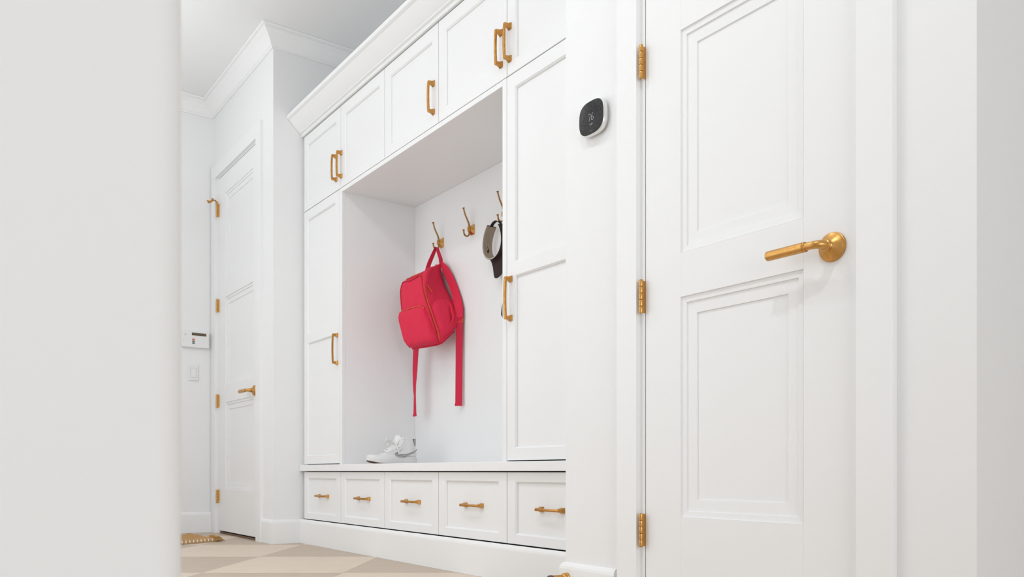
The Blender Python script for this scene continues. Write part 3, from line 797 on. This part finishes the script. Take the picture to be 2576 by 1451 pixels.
part('eyelets', mb, 'eyelet', sh, label='dark lace holes')
# tongue
mb = MB(); rs = []
for y, z, hw in ((0.130, 0.082, 0.022), (0.155, 0.098, 0.024), (0.172, 0.122, 0.026), (0.182, 0.145, 0.027), (0.188, 0.158, 0.025), (0.196, 0.165, 0.018)):
    rs.append([(sx-hw, sy+y+0.006, sz+z-0.004), (sx-hw*0.6, sy+y-0.006, sz+z), (sx, sy+y-0.010, sz+z+0.002), (sx+hw*0.6, sy+y-0.006, sz+z), (sx+hw, sy+y+0.006, sz+z-0.004), (sx+hw*0.6, sy+y+0.012, sz+z-0.006), (sx, sy+y+0.010, sz+z-0.006), (sx-hw*0.6, sy+y+0.012, sz+z-0.006)])
mb.rings(rs); part('tongue', mb, 'shoe', sh, True, angle=80)
# laces and bow
def lace(pts, r=0.0028):
    mb = MB(); mb.tube(pts, r, 6); part('lace', mb, 'lace', sh, True)
for s, z in ((0.37, 0.067), (0.43, 0.075), (0.49, 0.083), (0.55, 0.092), (0.61, 0.103)):
    y = sy+s*L_
    lace([(sx+0.036, y+0.004, sz+z-0.006), (sx+0.020, y-0.004, sz+z+0.006), (sx, y-0.006, sz+z+0.010), (sx-0.020, y-0.004, sz+z+0.006), (sx-0.034, y+0.004, sz+z-0.006)], 0.0032)
kx, ky, kz = sx+0.006, sy+0.150, sz+0.122
lace([(kx, ky, kz), (kx+0.012, ky-0.022, kz+0.012), (kx+0.014, ky-0.046, kz+0.010), (kx+0.014, ky-0.050, kz+0.006), (kx+0.012, ky-0.030, kz+0.000), (kx, ky, kz-0.003)], 0.0046)
lace([(kx, ky, kz), (kx-0.016, ky-0.010, kz+0.018), (kx-0.018, ky-0.024, kz+0.022), (kx-0.014, ky-0.028, kz+0.014), (kx, ky, kz)], 0.0046)
lace([(kx, ky, kz), (kx+0.028, ky+0.004, kz-0.002), (kx+0.036, ky+0.012, kz-0.025), (kx+0.041, ky+0.020, kz-0.050), (kx+0.043, ky+0.023, kz-0.070)], 0.0034)
lace([(kx, ky, kz), (kx+0.010, ky-0.018, kz-0.010), (kx+0.016, ky-0.034, kz-0.014)], 0.0034)
# checked side mark: a tapering curved band lying on the flank
def side_x(s, z):
    h = top_h(s); hw = outline(s)-0.001
    z0 = 0.020; pz = min(0.98, max(0.02, (z-z0)/(h-0.020)))
    d_ = pz**(1/0.75); c_ = math.sqrt(max(0, 1-d_*d_)); tw = 1.0 if s < 0.3 else 1.0-0.25*min(1, (s-0.3)/0.3)
    return max(abs(c_)**0.62*hw*(1-(1-tw)*pz), 0.0385 if (s > 0.62) else 0.0)
lo = [(0.500, 0.062), (0.503, 0.053), (0.53, 0.043), (0.58, 0.0375), (0.66, 0.0385), (0.76, 0.0455), (0.85, 0.056), (0.92, 0.067), (0.955, 0.080)]
hi = [(0.550, 0.076), (0.560, 0.069), (0.578, 0.059), (0.61, 0.0535), (0.67, 0.0535), (0.76, 0.058), (0.85, 0.066), (0.92, 0.075), (0.955, 0.086)]
mb = MB(); rs = []
for (a, b), (c_, d_) in zip(lo, hi):
    ring = []
    for q_ in (0, 0.33, 0.66, 1):
        s, z = a+(c_-a)*q_, b+(d_-b)*q_
        ring.append((sx+side_x(s, z)+0.0022, sy+s*L_, sz+z))
    back = [(px-0.003, py, pz) for px, py, pz in reversed(ring)]
    rs.append(ring+back)
mb.rings(rs); part('side_mark', mb, 'check', sh, True, 'black and white checked side mark', 80)
mb = MB(); mb.cbox(sx-0.014, sy+0.2800, sz+0.104, sx+0.022, sy+0.2935, sz+0.143, 0.002); part('heel_tab', mb, 'check', sh, label='checked heel tab')

# ---------------------------------------------------------------- thermostat
tx, tz, ty = -1.9225, 1.561, YR-0.0005
th = root('thermostat', (tx, ty, tz), 'rounded-square thermostat with black glass face on the white wall by the hinges', 'thermostat')
def squircle(hw, y, n=56, e=0.67):
    out = []
    for k in range(n):
        a = 2*math.pi*k/n; c_, d_ = math.cos(a), math.sin(a)
        out.append((tx+math.copysign(abs(c_)**e, c_)*hw*1.09, y, tz+math.copysign(abs(d_)**e, d_)*hw))
    return out
mb = MB(); mb.rings([squircle(0.0470, ty), squircle(0.0470, ty-0.0030)]); part('wall_plate', mb, 'plastic', th, True)
mb = MB(); mb.rings([squircle(0.0485, ty-0.0028), squircle(0.0500, ty-0.009)]); part('body', mb, 'gum', th, True, 'dark gap behind the ring')
mb = MB(); mb.rings([squircle(0.0525, ty-0.0065), squircle(0.0540, ty-0.010), squircle(0.0545, ty-0.016), squircle(0.0535, ty-0.0225), squircle(0.0522, ty-0.0240), squircle(0.0512, ty-0.0238)]); part('ring', mb, 'silver', th, True, 'pale metal ring')
mb = MB(); mb.rings([squircle(0.0518, ty-0.0230), squircle(0.0516, ty-0.0248), squircle(0.0505, ty-0.0256)]); sc_ = part('screen', mb, 'screen', th, True, 'speckled black glass face')
def text(s, x, z, size, m, parent, name='lettering', y=ty-0.0259, rot=(R(90), 0, 0), shear=0.0):
    cu = bpy.data.curves.new(name, 'FONT'); cu.body = s; cu.size = size; cu.align_x = 'CENTER'; cu.align_y = 'CENTER'
    cu.extrude = 0.00005; cu.offset = -size*0.012; cu.shear = shear
    tmp = bpy.data.objects.new('tmp', cu); sc.collection.objects.link(tmp)
    dg = bpy.context.evaluated_depsgraph_get()
    me = bpy.data.meshes.new_from_object(tmp.evaluated_get(dg))
    bpy.data.objects.remove(tmp); me.name = name
    me.materials.clear(); me.materials.append(M[m])
    o = bpy.data.objects.new(name, me); sc.collection.objects.link(o)
    o.parent = parent; o.location = Vector((x, y, z))-Vector(base_of(parent)); o.rotation_euler = rot
    return o
def stroke(pts, r, m, parent, name='digit'):
    mb = MB(); mb.tube(pts, r, 6); return part(name, mb, m, parent)
yy = ty-0.0257
stroke([(tx-0.011, yy, tz+0.0105), (tx-0.0005, yy, tz+0.0105), (tx-0.004, yy, tz+0.002), (tx-0.0075, yy, tz-0.0105)], 0.0008, 'lettering', sc_)
stroke([(tx+0.0105, yy, tz+0.0108), (tx+0.007, yy, tz+0.0095), (tx+0.0035, yy, tz+0.003), (tx+0.0025, yy, tz-0.004)] + [(tx+0.0072+0.0048*math.cos(R(170+360*k/14)), yy, tz-0.0045+0.0058*math.sin(R(170+360*k/14))) for k in range(15)], 0.0008, 'lettering', sc_)
text('4:08', tx+0.001, tz-0.0225, 0.0085, 'lettering', sc_)
text('ecobee', tx+0.002, tz-0.0430, 0.0055, 'dim_lettering', sc_)
text('*', tx-0.001, tz+0.026, 0.007, 'dim_lettering', sc_)
stroke([(tx-0.036+0.005*math.cos(R(k*30)), yy, tz-0.022+0.005*math.sin(R(k*30))) for k in range(7, 13)], 0.0003, 'dim_lettering', sc_, 'icon')

# ---------------------------------------------------------------- alarm keypad and light switch on the end wall
kx0, ky0, ky1, kz0, kz1 = XE+0.0005, 1.545, 1.737, 1.351, 1.466
ak = root('alarm_keypad', (kx0, (ky0+ky1)/2, kz0), 'white alarm keypad with brown display on the end wall above the light switch', 'keypad')
mb = MB(); mb.cbox(kx0, ky0, kz0, kx0+0.026, ky1, kz1, 0.003, 2); hs = part('housing', mb, 'plastic', ak)
xf = kx0+0.026
mb = MB(); mb.cbox(xf-0.001, 1.614, 1.438, xf+0.0012, 1.716, 1.4575, 0.0004); part('display', mb, 'lcd', ak, label='brown display strip')
for k, (m, l) in enumerate((('orange', 'orange key'), ('grey', 'grey key'), ('grey', 'grey key'), ('plastic', 'pale key'))):
    mb = MB(); mb.cbox(xf-0.001, 1.617, 1.4050-k*0.0137, xf+0.0022, 1.634, 1.4140-k*0.0137, 0.0006); part('key', mb, m, ak, label=l)
mb = MB()
for a in (0, 1):
    for b in (0, 1): mb.lathe([(0.0022, 0), (0.0022, 0.001)], (xf, 1.556+a*0.016, 1.398+b*0.013), 'x', 8)
part('indicator_lights', mb, 'pale_print', ak)
mb = MB()
for k in range(3): mb.box(xf-0.0005, 1.562, 1.4340+k*0.0055, xf+0.0004, 1.579-0.003*(k % 2), 1.4362+k*0.0055)
part('print_mark', mb, 'pale_print', ak)

sw = root('light_switch', (XE, 1.63, 1.11), 'white rocker light switch on the end wall below the alarm keypad', 'switch')
mb = MB(); mb.cbox(XE+0.0005, 1.5940, 1.1110, XE+0.0075, 1.6660, 1.2260, 0.003, 2); part('cover_plate', mb, 'plastic', sw)
mb = MB(); mb.add([], []); mb.cbox(XE+0.0070, 1.6110, 1.1340, XE+0.0105, 1.6500, 1.2030, 0.001); part('rocker', mb, 'plastic', sw)
mb = MB(); mb.box(XE+0.0073, 1.6098, 1.1328, XE+0.0078, 1.6512, 1.2042); part('rocker_gap', mb, 'pale_print', sw)

# ---------------------------------------------------------------- door stop on the baseboard
dx, dy, dz = -2.050, YR-0.0145, 0.105
ds = root('door_stop', (dx, dy, dz), 'brass rod door stop screwed to the baseboard corner at the bottom edge', 'door stop')
mb = MB(); mb.lathe([(0.0135, 0), (0.0135, 0.004), (0.0115, 0.008), (0.0075, 0.012)], (dx, dy, dz), '-y', 28)
mb.lathe([(0.002, 0.002), (0.0085, 0.004), (0.0120, 0.009), (0.0130, 0.014), (0.0120, 0.019), (0.0085, 0.0235), (0.006, 0.025)], (dx, dy, dz), '-y', 28)
part('rose', mb, 'brass', ds, True)
mb = MB(); mb.tube([(dx, dy-0.020, dz), (dx, dy-0.066, dz)], [0.0078, 0.0090], 20); part('rod', mb, 'brass', ds, True)
mb = MB(); mb.lathe([(0.0094, 0.064), (0.0100, 0.067), (0.0100, 0.076), (0.0085, 0.079)], (dx, dy, dz), '-y', 20); part('tip', mb, 'rubber', ds, True, 'dark rubber tip')

# ---------------------------------------------------------------- jute rug at the end of the corridor
rg = root('jute_rug', (-5.45, 1.2, 0.001), 'golden jute rug with white stitched edge lying by the end wall', 'rug')
c0 = Vector((-5.325, 1.545)); e1 = Vector((0.40, -0.92)).normalized(); e2 = Vector((-0.93, 0.0)).normalized()
mb = MB(); NU, NV = 60, 30; top = []
rnd = random.Random(3)
for i in range(NU+1):
    for j in range(NV+1):
        p = c0 + e1*(0.75*i/NU) + e2*(0.55*j/NV)
        edge = min(1, min(j, NV-j, i*1.4)/2.0)
        z = 0.006 + edge*(0.008 + 0.008*rnd.random() + 0.009*math.sin(i*0.37)*math.sin(j*0.55)**2)
        if i < 8 and j < 10: z += 0.010*(1-i/8)*(1-j/10)
        top.append((p.x, p.y, max(0.003, z)))
fs = [(i*(NV+1)+j, (i+1)*(NV+1)+j, (i+1)*(NV+1)+j+1, i*(NV+1)+j+1) for i in range(NU) for j in range(NV)]
mb.add(top, fs)
mb.add([(x, y, 0.0012) for x, y, z in top], [tuple(reversed(f_)) for f_ in fs])
o2 = (NU+1)*(NV+1)
rim = [i*(NV+1) for i in range(NU+1)] + [NU*(NV+1)+j for j in range(1, NV+1)] + [i*(NV+1)+NV for i in range(NU-1, -1, -1)] + [j for j in range(NV-1, 0, -1)]
for a, b in zip(rim, rim[1:]+rim[:1]): mb.f.append((a, b, b+o2, a+o2))
part('pile', mb, 'jute', rg, True, angle=70)
for k in range(24):
    p = c0 + e1*(0.030+0.028*k) + e2*0.004
    mb = MB(); mb.tube([(p.x, p.y, 0.004), (p.x+0.006, p.y, 0.010), (p.x+0.004, p.y, 0.018), (p.x-0.010, p.y, 0.022)], [0.003, 0.004, 0.004, 0.002], 8)
    part('edge_stitch', mb, 'cream', rg, True, 'white edge stitch')
mb = MB()
for k in range(60):
    j = rnd.random(); p = c0 + e2*(0.16*j)
    d = Vector((0.2*rnd.uniform(-1, 1), 1)).normalized()*rnd.uniform(0.02, 0.06)
    q0 = Vector((p.x, p.y, rnd.uniform(0.006, 0.03)))
    mb.tube([q0, q0+Vector((d.x*0.5, d.y*0.4, 0.006)), (p.x+d.x, p.y+d.y, 0.004)], [0.004, 0.0035, 0.002], 5)
fr = part('fringe', mb, 'jute', rg, True); fr['kind'] = 'stuff'
